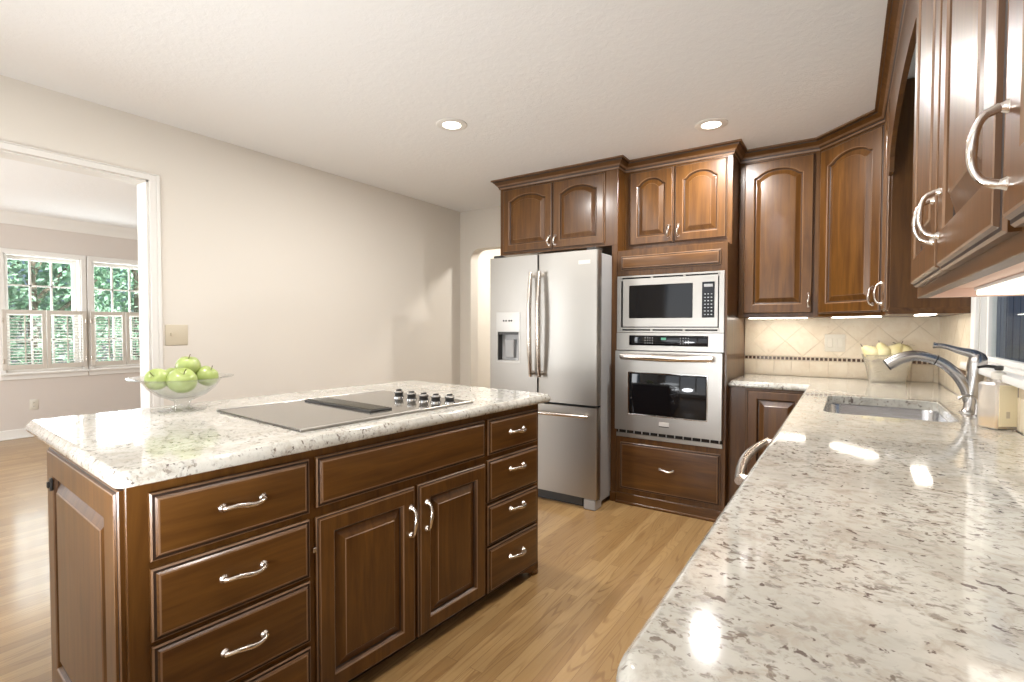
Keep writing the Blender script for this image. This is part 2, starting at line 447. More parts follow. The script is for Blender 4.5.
# back wall with a round-cornered opening beside the refrigerator
ax0, ax1, az, ar = -3.248, -2.42, 2.056, .11
arch = [(XL, 0), (ax0, 0)] + [(ax0 + ar - ar * cos(k * pi / 12), az - ar + ar * sin(k * pi / 12)) for k in range(7)] + \
       [(ax1 - ar + ar * sin(k * pi / 12), az - ar + ar * cos(k * pi / 12)) for k in range(7)] + [(ax1, 0), (XR + .12, 0), (XR + .12, ZC), (XL, ZC)]
b = MB(); b.prism(arch, 'y', YB, YB + .12, 'wall'); struct(b.build('wall_back'), 'back wall behind refrigerator and cabinets with round-cornered opening')
WY0, WY1, WZ0, WZ1 = 1.62, 3.0, 1.10, 2.12        # kitchen window
sbox('wall_right', (XR, XR + .05, YF, WY0, 0, ZC), (XR, XR + .05, WY1, YB, 0, ZC), (XR, XR + .05, WY0, WY1, 0, WZ0), (XR, XR + .05, WY0, WY1, WZ1, ZC), label='right wall behind the sink')
FX0, FX1, FZ0, FZ1 = -2.9, .0, .35, 2.25
sbox('wall_front', (XL - .12, FX0, YF - .12, YF, 0, ZC), (FX1, XR + .12, YF - .12, YF, 0, ZC), (FX0, FX1, YF - .12, YF, 0, FZ0), (FX0, FX1, YF - .12, YF, FZ1, ZC))
# hallway behind the back wall
sbox('wall_hallway', (-3.9, .6, 5.3, 5.42, 0, ZC), (-3.62, -3.5, YB + .12, 5.3, 0, ZC), (.5, .62, YB + .12, 5.3, 0, ZC), m='wall_hall', label='pale hallway wall seen past the refrigerator')
sbox('ceiling_hallway', (-3.9, .62, YB + .12, 5.42, ZC, ZC + .12), m='ceiling')
# dining room
DZ = 2.52
wins = [(1.53, 2.20), (2.31, 2.98)]; wz0, wz1 = .76, 2.07
sbox('wall_dining', (DX - .14, DX, -1.9, wins[0][0], 0, DZ), (DX - .14, DX, wins[0][1], wins[1][0], 0, DZ), (DX - .14, DX, wins[1][1], 4.3, 0, DZ),
     *[(DX - .14, DX, a, b_, 0, wz0) for a, b_ in wins], *[(DX - .14, DX, a, b_, wz1, DZ) for a, b_ in wins], m='wall_dining', label='pinkish beige window wall of the dining room')
sbox('wall_dining_side', (DX, XL - .12, 4.0, 4.12, 0, DZ), (DX, -6.9, -1.9, -1.78, 0, DZ), (-4.3, XL - .12, -1.9, -1.78, 0, DZ), (-6.9, -4.3, -1.9, -1.78, 0, .5), (-6.9, -4.3, -1.9, -1.78, 2.2, DZ), m='wall_dining')
sbox('ceiling_dining', (DX - .14, XL - .12, -1.9, 4.12, DZ, DZ + .1), m='ceiling', label='white dining room ceiling')
sweep('trim_1', [(0, 2.39), (.012, 2.39), (.02, 2.42), (.05, 2.46), (.075, 2.505), (.085, 2.52), (0, 2.52)], [(DX, 4.0), (DX, -1.78)][::-1], 'white_trim')
struct(bpy.data.objects['trim_1'], 'white crown moulding along the dining room window wall')
sbox('baseboard_dining', (DX, DX + .014, -1.78, 4.0, 0, .105), (DX, DX + .028, -1.78, 4.0, 0, .018), m='white_trim', bev=.004, label='white baseboard under the dining room windows')
sbox('baseboard_left', (XL, XL + .014, OY1 + .06, YB, 0, .10), m='white_trim', bev=.004)
sbox('baseboard_back', (XL + .014, ax0, YB - .014, YB, 0, .10), m='white_trim', bev=.004)
# opening casing
cw, ct = .052, .018
b = MB()
for y0, y1 in ((OY0 - cw, OY0), (OY1, OY1 + cw)):
    b.box(XL, XL + ct, y0, y1, 0, OZ + .028, 'white_trim', .003)
    b.box(XL + ct, XL + ct + .007, y0 if y0 < OY0 else y1 - .02, y0 + .02 if y0 < OY0 else y1, 0, OZ + .028, 'white_trim', .002)
b.box(XL, XL + ct + .001, OY0 - cw + .02, OY1 + cw - .02, OZ - .003, OZ + .029, 'white_trim', .002)
b.box(XL, XL + ct + .007, OY0 - cw, OY1 + cw, OZ + .028, OZ + .036, 'white_trim', .003)
b.box(XL - .125, XL + .002, OY1 - .012, OY1, 0, OZ, 'white_trim'); b.box(XL - .125, XL + .002, OY0, OY0 + .012, 0, OZ, 'white_trim')
b.box(XL - .125, XL + .002, OY0, OY1, OZ - .012, OZ, 'white_trim')
struct(b.build('trim_2'), 'white casing around the opening to the dining room')

def window(name, y0, y1, z0, z1, x, inward, label, cols=3, rows=4, casing=.075, depth=.13, meet=True, muntin=.018, recess=.075, fr=.042):
    """double-hung window in a wall whose room face is at x; inward = +1 when the room is on +x"""
    s = inward
    def bx(b, xa, xb, *r): b.box(min(xa, xb), max(xa, xb), *r)
    b = MB(); xs = x - s * recess                     # sash plane
    # jamb lining
    for a0, a1 in ((y0, y0 + .012), (y1 - .012, y1)): bx(b, x, x - s * depth, a0, a1, z0, z1, 'white_trim')
    bx(b, x, x - s * depth, y0, y1, z1 - .012, z1, 'white_trim'); bx(b, x, x - s * depth, y0, y1, z0, z0 + .012, 'white_trim')
    if casing:
        for a0, a1 in ((y0 - casing, y0), (y1, y1 + casing)): bx(b, x, x + s * .018, a0, a1, z0 - .02, z1 + casing, 'white_trim', .004)
        bx(b, x, x + s * .022, y0 - casing, y1 + casing, z1, z1 + casing, 'white_trim', .004)
    f = struct(b.build(name), label)
    b = MB(); zm = (z0 + z1) / 2
    segs = ((z0 + .012, zm + .018, 0), (zm - .018, z1 - .012, .03)) if meet else ((z0 + .012, z1 - .012, 0),)
    for za, zb, dx in segs:
        xa, xb = xs - s * dx, xs - s * (dx + .03)
        for a0, a1 in ((y0 + .012, y0 + .012 + fr), (y1 - .012 - fr, y1 - .012)): bx(b, xa, xb, a0, a1, za, zb, 'white_trim', .003)
        bx(b, xa, xb, y0 + .012 + fr, y1 - .012 - fr, za, za + fr, 'white_trim', .003); bx(b, xa, xb, y0 + .012 + fr, y1 - .012 - fr, zb - fr, zb, 'white_trim', .003)
    b.build('window_frame', f)
    if cols > 1:
        b = MB()
        for za, zb, dx in segs:
            xa, xb = xs - s * (dx + .006), xs - s * (dx + .024); w = (y1 - y0 - .024 - 2 * fr)
            for k in range(1, cols): c = y0 + .012 + fr + w * k / cols; bx(b, xa, xb, c - muntin / 2, c + muntin / 2, za + fr, zb - fr, 'white_trim')
            r = rows // len(segs)
            for k in range(1, r): c = za + fr + (zb - za - 2 * fr) * k / r; bx(b, xa, xb, y0 + .012 + fr, y1 - .012 - fr, c - muntin / 2, c + muntin / 2, 'white_trim')
        b.build('muntins', f)
    b = MB()
    for za, zb, dx in segs:
        xa = xs - s * (dx + .015); bx(b, xa - .002, xa + .002, y0 + .012 + fr, y1 - .012 - fr, za + fr, zb - fr, 'pane')
    b.build('window_pane', f)
    return f
w1 = window('window_1', *wins[0], wz0, wz1, DX, 1, 'dining room window, left of the two', casing=.05)
w2 = window('window_2', *wins[1], wz0, wz1, DX, 1, 'dining room window, right of the two', casing=.05)
for w, (a, c) in ((w1, wins[0]), (w2, wins[1])):
    b = MB(); b.box(DX, DX + .045, a - .0548, c + .0548, wz0 - .045, wz0 - .02, 'white_trim', .005); b.box(DX, DX + .016, a - .05, c + .05, wz0 - .10, wz0 - .045, 'white_trim', .004); b.build('window_sill', w)
w3 = window('window_3', WY0, WY1, WZ0, WZ1, XR, -1, 'kitchen window over the sink', cols=1, rows=1, casing=.088, depth=.05, meet=False, recess=.020, fr=.020)
b = MB(); b.box(XR - .05, XR, WY0 - .10, WY1 + .10, WZ0 - .028, WZ0, 'white_trim', .006, 2); b.build('window_sill', w3)
# wide window behind the camera
def front_window():
    b = MB(); f = None
    for k in range(4):
        c = FX0 + (FX1 - FX0) * k / 3; b.box(c - .04, c + .04, YF - .10, YF + .015, FZ0, FZ1, 'white_trim', .004)
    b.box(FX0 - .08, FX1 + .08, YF - .10, YF + .015, FZ1 - .04, FZ1 + .05, 'white_trim', .004); b.box(FX0 - .08, FX1 + .08, YF - .10, YF + .03, FZ0 - .05, FZ0 + .04, 'white_trim', .004)
    f = struct(b.build('window_4')); return f
front_window()

# ------------------------------------------------------------------ cafe shutters in the dining room
def shutter(label, y0, y1, hinge_right):
    z0, z1 = .775, 1.445
    t = thing('cafe_shutter', label, 'shutter', (DX + .034, (y0 + y1) / 2, z0), 0, 'cafe shutters of the dining room windows')
    h = (y1 - y0) / 2; H = z1 - z0; st = .036
    b = MB()
    for s in (-1, 1): b.box(-.012, .012, min(s * h, s * (h - st)), max(s * h, s * (h - st)), 0, H, 'shutter', .003)
    b.box(-.012, .012, -h + st, h - st, 0, .055, 'shutter', .003); b.box(-.012, .012, -h + st, h - st, H - .045, H, 'shutter', .003)
    b.build('shutter_frame', t)
    b = MB(); n = 17
    for k in range(n):
        z = .055 + (H - .10) * (k + .5) / n
        v = [(-.012, z + .0005), (-.012, z + .0045), (.012, z + .001), (.012, z - .003)]
        b.prism(v, 'y', -h + st, h - st, 'shutter')
    b.build('louvers', t)
    b = MB(); b.box(.016, .022, -.006, .006, .075, H - .065, 'shutter', .002); b.build('tilt_rod', t)
    for zz in (.10, H - .12):
        s = 1 if hinge_right else -1
        b = MB(); b.box(.012, .017, min(s * h, s * (h - .012)), max(s * h, s * (h - .012)), zz - .025, zz + .025, 'nickel', .001); b.build('hinge', t)
shutter('cream louvered half shutter, leftmost in the dining room windows', 1.50, 1.865, False)
shutter('cream louvered half shutter at the right half of the left dining window', 1.87, 2.235, True)
shutter('cream louvered half shutter at the left half of the right dining window', 2.275, 2.635, False)
shutter('cream louvered half shutter partly cut off by the opening casing', 2.64, 3.0, True)

# ------------------------------------------------------------------ outdoors
sbox('ground_outside', (-26, DX - .16, -10, 16, -.5, -.45), m='grass')
sbox('driveway', (-12.5, -9.4, -10, 16, -.45, -.43), m='concrete', label='pale concrete drive beyond the dining room windows')
def tree(label, x, y, h, r, seed):
    t = thing('tree', label, 'tree', (x, y, -.45), 0, 'trees outside the dining room windows')
    rnd = random.Random(seed)
    b = MB(); b.tube([(0, 0, 0), (.05, .03, h * .3), (-.03, .05, h * .6), (0, 0, h * .85)], [.10, .08, .055, .03], 'bark', 8)
    for k in range(5):
        a = k * 1.26 + rnd.random(); b.tube([(0, 0, h * (.3 + .1 * k)), (cos(a) * r * .4, sin(a) * r * .4, h * (.42 + .1 * k)), (cos(a) * r * .7, sin(a) * r * .7, h * (.52 + .1 * k))], [.06, .04, .015], 'bark', 6)
    b.build('trunk', t)
    b = MB()
    for k in range(6500):
        u = rnd.uniform(-1, 1); a = rnd.uniform(0, 2 * pi); q = rnd.uniform(.35, 1) ** .5
        lump = 1 + .25 * sin(a * 3 + seed) * cos(u * 4)
        p = Vector((cos(a) * math.sqrt(1 - u * u) * r * q * lump, sin(a) * math.sqrt(1 - u * u) * r * q * lump, h * .52 + u * h * .48 * q))
        d = Vector((rnd.gauss(0, 1), rnd.gauss(0, 1), rnd.gauss(0, 1))).normalized(); e = d.cross(Vector((.3, .5, .8))).normalized()
        s = rnd.uniform(.04, .095) * (1.9 if r > 2 else 1)
        b.face([b.bm.verts.new(p + v) for v in (-d * s, e * s * .5, d * s, -e * s * .5)], 'leaf')
    b.build('foliage', t, recalc=False)
tree('leafy tree outside at the left of the left dining window', -14.5, .6, 5.6, 1.7, 1)
tree('leafy tree outside, behind the middle of the left dining window', -13.8, 3.1, 5.2, 1.6, 2)
tree('leafy tree outside, between the two dining windows', -14.6, 5.2, 6.0, 1.8, 3)
tree('leafy tree outside, behind the right dining window', -13.9, 7.3, 5.3, 1.7, 4)
tree('leafy tree farther out behind the left window', -18.5, 3.0, 7.5, 2.6, 5)
tree('leafy tree farther out behind the right window', -18.5, 7.2, 7.8, 2.7, 6)
# neighbouring navy boards seen through the sink window
b = MB()
for k in range(36): b.box(1.30, 1.33, 1.6 + k * .24, 1.6 + k * .24 + .225, -.4, 3.4, 'navy', .004)
tag(b.build('board_fence'), 'dark navy board fence outside the sink window', 'fence')

# ------------------------------------------------------------------ kitchen island
PV = (-1.3, 2.1); IR = -4.381
a = rad(IR)
def isl(x, y, z=0.):                              # island frame (before its small turn) to the room
    dx, dy = x - PV[0], y - PV[1]; return (PV[0] + dx * cos(a) - dy * sin(a), PV[1] + dx * sin(a) + dy * cos(a), z)
IXF, IXB, IY0, IY1 = -1.313, -2.07, .478, 2.2     # front, back, near end, far end
# local frame of the island: origin at its near front corner, +x along the front (away from the camera), -y out of the front
IT = thing('kitchen_island', 'dark cherry island cabinet with drawers and doors under granite', 'island', isl(IXF, IY0), 90 + IR)
LW, LD, IH = IY1 - IY0, IXF - IXB, .873
b = MB()
b.box(0, LW, 0, LD, .06, IH, 'wood_v', .002)
b.build('carcass', IT)
b = MB(); b.box(.06, LW - .06, .06, LD - .06, 0, .06, 'glaze'); b.build('toe_kick', IT)
def bracket(sx, x0):
    b = MB(); pts = [(0, 0), (.045, 0), (.050, .018), (.085, .030), (.15, .052), (.17, .062), (0, .062)]
    b.prism([(x0 + sx * p, z) for p, z in pts], 'y', 0, .022, 'wood_h')
    b.prism([(y, z) for y, z in pts], 'x', min(x0, x0 + sx * .022), max(x0, x0 + sx * .022), 'wood_h')
    b.lathe([(.020, .0), (.027, .006), (.028, .016), (.022, .024), (.0001, .026)], 'wood_v', 16, (x0 + sx * .022, .016, 0))
    return b.build('bracket_foot', IT)
bracket(1, 0.0); bracket(-1, LW)
def iy(v): return v - IY0
DZS = [(.674, .845), (.472, .655), (.268, .460), (.066, .252)]
for (z0, z1), hz in zip(DZS, (.765, .570, .366, .165)):
    d = slab('drawer', IT, iy(.524), iy(.945), z0, z1); pull(d, iy(.743), hz, .126)
for (z0, z1), hz in zip([(.684, .845), (.472, .662), (.276, .458), (.060, .266)], (.768, .594, .405, .178)):
    d = slab('drawer', IT, iy(1.793), iy(2.174), z0, z1); pull(d, iy(1.998), hz, .118)
slab('false_front', IT, iy(.968), iy(1.774), .684, .845)
d = door('door', IT, iy(.966), iy(1.370), .064, .653); pull(d, iy(1.347), .528, .120, vert=True)
d = door('door', IT, iy(1.385), iy(1.775), .064, .653); pull(d, iy(1.426), .528, .120, vert=True)
# hinge seen beside the left door
b = MB(); b.box(iy(.955), iy(.966), -.014, .0, .545, .56, 'nickel', .001); b.build('hinge', IT)
# end panel facing the camera: local -x side; built facing -y then turned
ep = door('end_panel', None, 0, LD - .02, .07, IH - .012, stile=.085); ep.parent = IT
ep.rotation_euler = (0, 0, rad(-90)); ep.location = (0, LD - .01, 0)
b = MB(); b.box(-.028, -.020, LD - .105, LD - .085, .735, .775, 'black_plastic', .002); b.box(-.034, -.028, LD - .102, LD - .088, .745, .765, 'black_plastic', .002); b.build('hinge', IT)

def slab_top(name, outline, radii, zt, th, holes=(), label='', loc=(0, 0), rz=0):
    """stone slab with an eased, bellied edge; outline counter-clockwise"""
    o = round_poly(outline, radii, 8); b = MB()
    prof = [(-.010, zt - th), (-.004, zt - th + .002), (0, zt - th + .008), (0, zt - .020), (-.003, zt - .013), (-.007, zt - .009), (-.009, zt - .006), (-.012, zt - .002), (-.016, zt), (-.022, zt)]
    loops = [[(x, y, z) for x, y in offset_poly(o, d)] for d, z in prof]
    L = b.loops(loops, 'granite')
    def fill(ring, holes_r):
        es = set()
        for r in [ring] + holes_r:
            for i in range(len(r)):
                e = b.bm.edges.get((r[i], r[(i + 1) % len(r)])) or b.bm.edges.new((r[i], r[(i + 1) % len(r)])); es.add(e)
        g = bmesh.ops.triangle_fill(b.bm, use_beauty=True, use_dissolve=False, edges=list(es), normal=(0, 0, 1))
    HT, HB = [], []
    for h in holes:
        hp = [[(x, y, z) for x, y in offset_poly(h, d)] for d, z in ((0, zt - th), (0, zt - .003), (.003, zt), (.006, zt))]
        R = b.loops(hp, 'granite'); HB.append(R[0]); HT.append(R[-1])
    fill(L[-1], HT); fill(L[0], HB)
    ob = b.build(name, None, 40); ob.location = (loc[0], loc[1], 0); ob.rotation_euler = (0, 0, rad(rz))
    return tag(ob, label, 'countertop')
CI = (-1.8, 1.35)                                  # island slab, own origin at its middle
oi = [(x - CI[0], y - CI[1]) for x, y in ((-2.377, .45), (-1.278, .45), (-1.278, 2.282), (-2.377, 2.282))]
slab_top('countertop', oi, [.035, .03, .035, .035], .914, .040, (), 'speckled granite slab on the island under the cooktop', isl(*CI), IR)

# cooktop
CT = thing('cooktop', 'flat glass downdraft cooktop set in the island granite', 'cooktop', isl(-1.705, 1.378, .9142), IR)
b = MB(); b.box(-.312, .312, -.412, .412, 0, .007, 'black_glass', .002); o = b.build('glass_top', CT)
M['cook_glass'] = mat('smoked_cooktop_glass', (.10, .09, .075), .10, coat=.6); o.data.materials[0] = M['cook_glass']
for x0, x1 in ((.3125, .322), (-.322, -.3125)): b = MB(); b.box(x0, x1, -.414, .414, 0, .010, 'steel', .002); b.build('steel_edge', CT)
M['vent'] = mat('vent_grey', (.085, .075, .055), .3)
b = MB(); b.box(-.272, .215, -.066, .040, .007, .014, 'black_plastic', .002)
for k in range(24):
    x = -.26 + k * .0198; b.box(x, x + .009, -.058, .032, .014, .0175, 'vent', .001)
b.build('vent_grille', CT)
def knob(lx, ly):
    b = MB(); o = (lx, ly, .007)
    b.lathe([(.024, 0), (.024, .005), (.020, .007), (.019, .018), (.023, .024), (.023, .029), (.019, .033), (.0001, .034)], 'chrome', 20, o, mats=['chrome', 'black_plastic', 'black_plastic', 'black_plastic', 'chrome', 'chrome', 'chrome'])
    b.box(lx - .003, lx + .003, ly - .016, ly + .016,   .037, .046, 'black_plastic', .0015)
    b.build('knob', CT, 40)
for x, y in ((-1.745, 1.640), (-1.645, 1.632), (-1.562, 1.632), (-1.492, 1.640), (-1.437, 1.672)): knob(x + 1.705, y - 1.378 + .020)

# glass compote and apples
BC = isl(-2.19, .90, .914)
b = MB()
b.lathe([(.0001, .0), (.084, .0), (.086, .003), (.060, .008), (.034, .014), (.028, .024), (.030, .036), (.048, .046), (.085, .062), (.118, .090), (.136, .118), (.146, .128), (.186, .134),
         (.187, .137), (.145, .132), (.132, .121), (.114, .094), (.082, .067), (.045, .052), (.0001, .048)], 'glass', 48)
o = b.build('fruit_bowl', None, 60, BC); tag(o, 'clear glass pedestal fruit bowl on the island corner', 'bowl')
def apple_proto():
    b = MB(); prof = []
    for k in range(19):
        t = pi * k / 18; r = sin(t) * (1 + .10 * cos(t)); z = -cos(t) * .92
        if k > 14: z -= .55 * (1 - sin(t)) ** 2 * .9
        if k < 3: z += .10 * (1 - sin(t))
        prof.append((max(r, 0.0001) * .046, z * .046))
    b.lathe(prof, 'apple', 28); o = b.build('green_apple', None, 70)
    b = MB(); b.tube([(0, 0, .024), (.001, 0, .036), (.005, .001, .047)], [.0013, .0013, .0019], 'stem', 6); b.build('stem', o)
    return o
ap = apple_proto()
APS = [(.0, -.064, .128, .1, .9, 'front green apple, biggest in view, leaning in glass bowl', 1.17, (.5, .3)),
       (.022, .022, .181, .2, .3, 'green apple with upright stem on top of the pile', 1.0, (.12, .1)),
       (-.085, -.035, .135, 0, 0, 'left green apple in glass bowl with its stem facing the camera', .96, (.9, -.75)),
       (.088, .02, .135, 0, 0, 'right green apple in glass bowl, resting against the rim', 1.0, (.2, .9)),
       (-.03, .075, .132, 0, 0, 'green apple at the back of the bowl, mostly hidden behind others', .95, (-.3, .3)),
       (.035, .098, .150, 0, 0, 'green apple behind the right one in the bowl', .85, (.1, .4))]
rt, fw = Vector((cos(rad(33.7)), sin(rad(33.7)), 0)), Vector((-sin(rad(33.7)), cos(rad(33.7)), 0))
# directions as seen from the camera towards the bowl
vd = Vector((BC[0], BC[1], 0)).normalized(); vr = Vector((vd.y * 1, -vd.x * 1, 0))
for k, (u, v, z, _, _, lab, s, tl) in enumerate(APS):
    o = ap if k == 0 else copy_tree(ap)
    p = Vector(BC) + vr * u + vd * v; o.location = (p.x, p.y, BC[2] + z); o.scale = (s, s, s)
    o.rotation_euler = (Matrix.Rotation(tl[0], 3, vr) @ Matrix.Rotation(tl[1] * .6, 3, vd) @ Matrix.Rotation(k * 1.3, 3, 'Z')).to_euler()
    tag(o, lab, 'apple', 'green apples in the glass bowl')

# ------------------------------------------------------------------ refrigerator
FX0_, FX1_, FY = -2.303, -1.408, 3.152
FW = FX1_ - FX0_
FR = thing('refrigerator', 'stainless french door refrigerator with water dispenser, left of wall ovens', 'refrigerator', (FX0_, FY, 0))
b = MB(); b.box(.004, FW - .016, .072, .80, .035, 1.772, 'steel_side', .004); b.box(.03, FW - .03, .05, .12, .0, .06, 'black_plastic'); b.box(.01, FW - .01, .06, .08, .06, 1.76, 'dark'); b.build('body', FR)
sx = .4245                                         # split between the two doors
def rdoor(name, x0, x1, z0, z1):
    b = MB()
    lp = round_poly([(x0, .062), (x0, 0), (x1, 0), (x1, .062)], [0, .012, .012, 0], 4)
    b.prism(lp, 'z', z0, z1, 'steel_v'); return b
# left door with the dispenser pocket cut through
dx0, dx1, dz0, dz1, pz0 = .072, .262, 1.00, 1.222, 1.36
b = MB(); X0, X1, Z0, Z1 = 0, sx - .003, .722, 1.783
for q in ((X0, dx0, Z0, Z1), (dx1, X1, Z0, Z1), (dx0, dx1, Z0, dz0), (dx0, dx1, dz1, Z1)): b.box(q[0], q[1], .0, .062, q[2], q[3], 'steel_v')
bmesh.ops.remove_doubles(b.bm, verts=b.bm.verts, dist=1e-5)
ld = b.build('door', FR)
b = MB()
b.box(dx0, dx1, .052, .060, dz0, dz1, 'steel_side'); b.box(dx0, dx0 + .006, .002, .056, dz0, dz1, 'black_plastic'); b.box(dx1 - .006, dx1, .002, .056, dz0, dz1, 'black_plastic')
b.box(dx0, dx1, .002, .056, dz1 - .02, dz1, 'black_plastic'); b.box(dx0, dx1, -.003, .056, dz0, dz0 + .008, 'steel', .001)
b.box(dx0 - .012, dx1 + .012, -.003, .001, dz1, pz0 + .01, 'steel', .001); b.box(dx0 - .012, dx0, -.003, .001, dz0 - .012, dz1, 'steel', .001); b.box(dx1, dx1 + .012, -.003, .001, dz0 - .012, dz1, 'steel', .001); b.box(dx0, dx1, -.003, .001, dz0 - .012, dz0, 'steel', .001)
disp = b.build('water_dispenser', ld)
b = MB(); b.box(.115, .205, .020, .050, dz0 + .02, dz0 + .16, 'steel_side', .008, 2); b.box(.14, .18, .012, .05, dz1 - .06, dz1 - .02, 'black_plastic', .006, 2); b.build('dispenser_paddle', disp) if False else None
b = MB(); b.box(.118, .202, .022, .050, dz0 + .025, dz0 + .165, 'key', .008, 2); b.build('paddle', disp, smooth=18)
b = MB()
for x in (.128, .150, .178, .198): b.lathe([(.0001, -.0065), (.0065, -.006), (.0075, -.003)], 'black_plastic', 12, (x, 0, 1.306), 'y')
b.build('buttons', disp)
b = rdoor('door', sx + .003, FW, .722, 1.783); rd_ = b.build('door', FR)
b = MB(); b.box(FW - .145, FW - .055, -.0015, .0005, 1.690, 1.716, 'badge', .0005); b.build('nameplate', rd_)
b = rdoor('freezer_drawer', 0, FW, .078, .706); fz = b.build('freezer_drawer', FR)
def bar(parent, p0, p1, bowv, r, name='handle'):
    b = MB(); p0, p1, bowv = Vector(p0), Vector(p1), Vector(bowv); n = 16; pts = []; rr = []
    for k in range(n + 1):
        t = k / n; pts.append(p0.lerp(p1, t) + bowv * (.62 + .38 * sin(pi * t))); rr.append(r * (.85 + .25 * sin(pi * t)))
    b.tube(pts, rr, 'nickel', 12)
    d = (p1 - p0).normalized()
    for q in (p0 + d * .025, p1 - d * .025): b.tube([q, q + bowv * .66], [r * 1.05, r * .95], 'nickel', 10)
    return b.build(name, parent, 50)
bar(ld, (sx - .036, 0, .90), (sx - .036, 0, 1.655), (0, -.062, 0), .0155)
bar(rd_, (sx + .038, 0, .90), (sx + .038, 0, 1.655), (0, -.062, 0), .0155)
bar(fz, (.06, 0, .648), (FW - .055, 0, .648), (0, -.058, 0), .0115)
for x in (.05, FW - .06): b = MB(); b.box(x - .04, x + .05, .004, .11, 0, .074, 'steel_side', .006); b.build('foot', FR)
b = MB(); b.box(.10, FW - .12, .035, .06, .012, .07, 'black_plastic', .003); b.build('toe_grille', FR)
for x in (.05, FW - .06): b = MB(); b.box(x - .035, x + .035, .02, .14, 1.785, 1.805, 'black_plastic', .005); b.build('hinge_cover', FR)

# ------------------------------------------------------------------ tall cabinets on the back wall
YA, YU = 3.426, 3.556
T = thing('wall_cabinet', 'two-door cherry cabinet over the refrigerator with tall side panel', 'cabinet', (-2.40, YA, 0))
w = 1.020
b = MB(); b.box(0, w, .0, YB - YA, 1.845, ZC - .002, 'wood_v', .002); b.build('carcass', T)
b = MB(); b.box(w - .042, w, .0, YB - YA, 0, 1.845, 'wood_v', .001); b.build('side_panel', T)
b = MB(); b.box(w - .046, w + .001, -.008, .03, 0, .07, 'wood_v', .003); b.build('base_block', T)
d = door('door', T, .036, .493, 1.862, 2.372, .045); pull(d, .470, 1.925, .085, vert=True)
d = door('door', T, .499, .923, 1.862, 2.372, .045); pull(d, .523, 1.925, .085, vert=True)
crown(T, [(0, .3), (0, 0), (w, 0), (w, .13 - .001)])

T = thing('oven_cabinet', 'tall cherry cabinet holding microwave and wall oven', 'cabinet', (-1.378, YA, 0))
w = .735
b = MB()
b.box(0, w, .0, YB - YA, .075, .478, 'wood_v', .001); b.box(0, .018, 0, YB - YA, .478, 1.62, 'wood_v'); b.box(w - .018, w, 0, YB - YA, .478, 1.62, 'wood_v')
b.box(.018, w - .018, .55, YB - YA, .478, 1.62, 'wood_v'); b.box(0, w, 0, YB - YA, 1.62, 1.80, 'wood_v', .001)
b.box(0, w, .13, YB - YA, 1.80, ZC - .002, 'wood_v', .001)
b.build('carcass', T)
b = MB(); b.box(0, w, -.012, .02, 0, .075, 'wood_h', .004); b.box(0, w, -.020, .0, 0, .018, 'wood_h', .003); b.build('base_moulding', T)
slab('false_front', T, .030, .698, 1.660, 1.758, 'wood_h')
d = slab('drawer', T, .032, .708, .110, .442, 'wood_h'); pull(d, .365, .287, .105)
U_ = []
d = door('door', T, .040, .356, 1.848, 2.372, .05, .055); pull(d, .327, 1.925, .095, vert=True); U_.append(d)
d = door('door', T, .364, .703, 1.848, 2.372, .05, .055); pull(d, .393, 1.925, .095, vert=True); U_.append(d)
for d in U_: d.location = (0, .13, 0)
crown(T, [(0, .13), (w, .13), (w, .364 - .02)])

OX0, OW = -1.3755, .7175
MW = thing('microwave_oven', 'built-in stainless microwave with black window, above the wall oven', 'microwave', (OX0, YA - .012, 1.2225))
H = .396
b = MB()
b.box(0, .030, 0, .012, 0, H, 'steel', .001); b.box(OW - .032, OW, 0, .012, 0, H, 'steel', .001)
for z0, z1 in ((0, .012), (.022, .034), (H - .034, H - .022), (H - .012, H)): b.box(.030, OW - .032, 0, .012, z0, z1, 'steel', .001)
for k in (0, 1, 2, 3):
    x = .030 + (OW - .062) * k / 3
    for z0, z1 in ((.012, .022), (H - .022, H - .012)): b.box(x - .007, x + .007, 0, .012, z0, z1, 'steel')
b.box(.024, OW - .026, .013, .45, .004, H - .004, 'dark')
b.build('trim_frame', MW)
b = MB()
x0, x1, z0, z1 = .046, OW - .038, .040, H - .030
wx0, wx1, wz0_, wz1_ = .090, .524, .098, .327
kx0, kx1 = .582, .660
for q in ((x0, wx0, z0, z1), (wx1, kx0, z0, z1), (kx1, x1, z0, z1), (wx0, wx1, z0, wz0_), (wx0, wx1, wz1_, z1), (kx0, kx1, z0, wz0_), (kx0, kx1, wz1_ + .003, z1)):
    b.box(q[0], q[1], -.006, .012, q[2], q[3], 'steel')
md = b.build('door', MW)
b = MB(); b.box(wx0, wx1, -.004, .006, wz0_, wz1_, 'black_glass', .004, 2); b.build('window', md, smooth=18)
b = MB(); b.box(kx0, kx1, -.005, .006, wz0_, wz1_ + .003, 'black_glass', .003, 2); kp = b.build('control_panel', MW, smooth=18)
b = MB()
for r in range(7):
    for c in range(3): b.box(kx0 + .014 + c * .020, kx0 + .024 + c * .020, -.0065, -.004, wz0_ + .018 + r * .022, wz0_ + .024 + r * .022, 'key', .001)
b.build('keypad', kp)
b = MB(); b.box(kx0 + .012, kx1 - .012, -.0065, -.004, wz1_ - .030, wz1_ - .012, 'key', .001); b.build('display', kp)

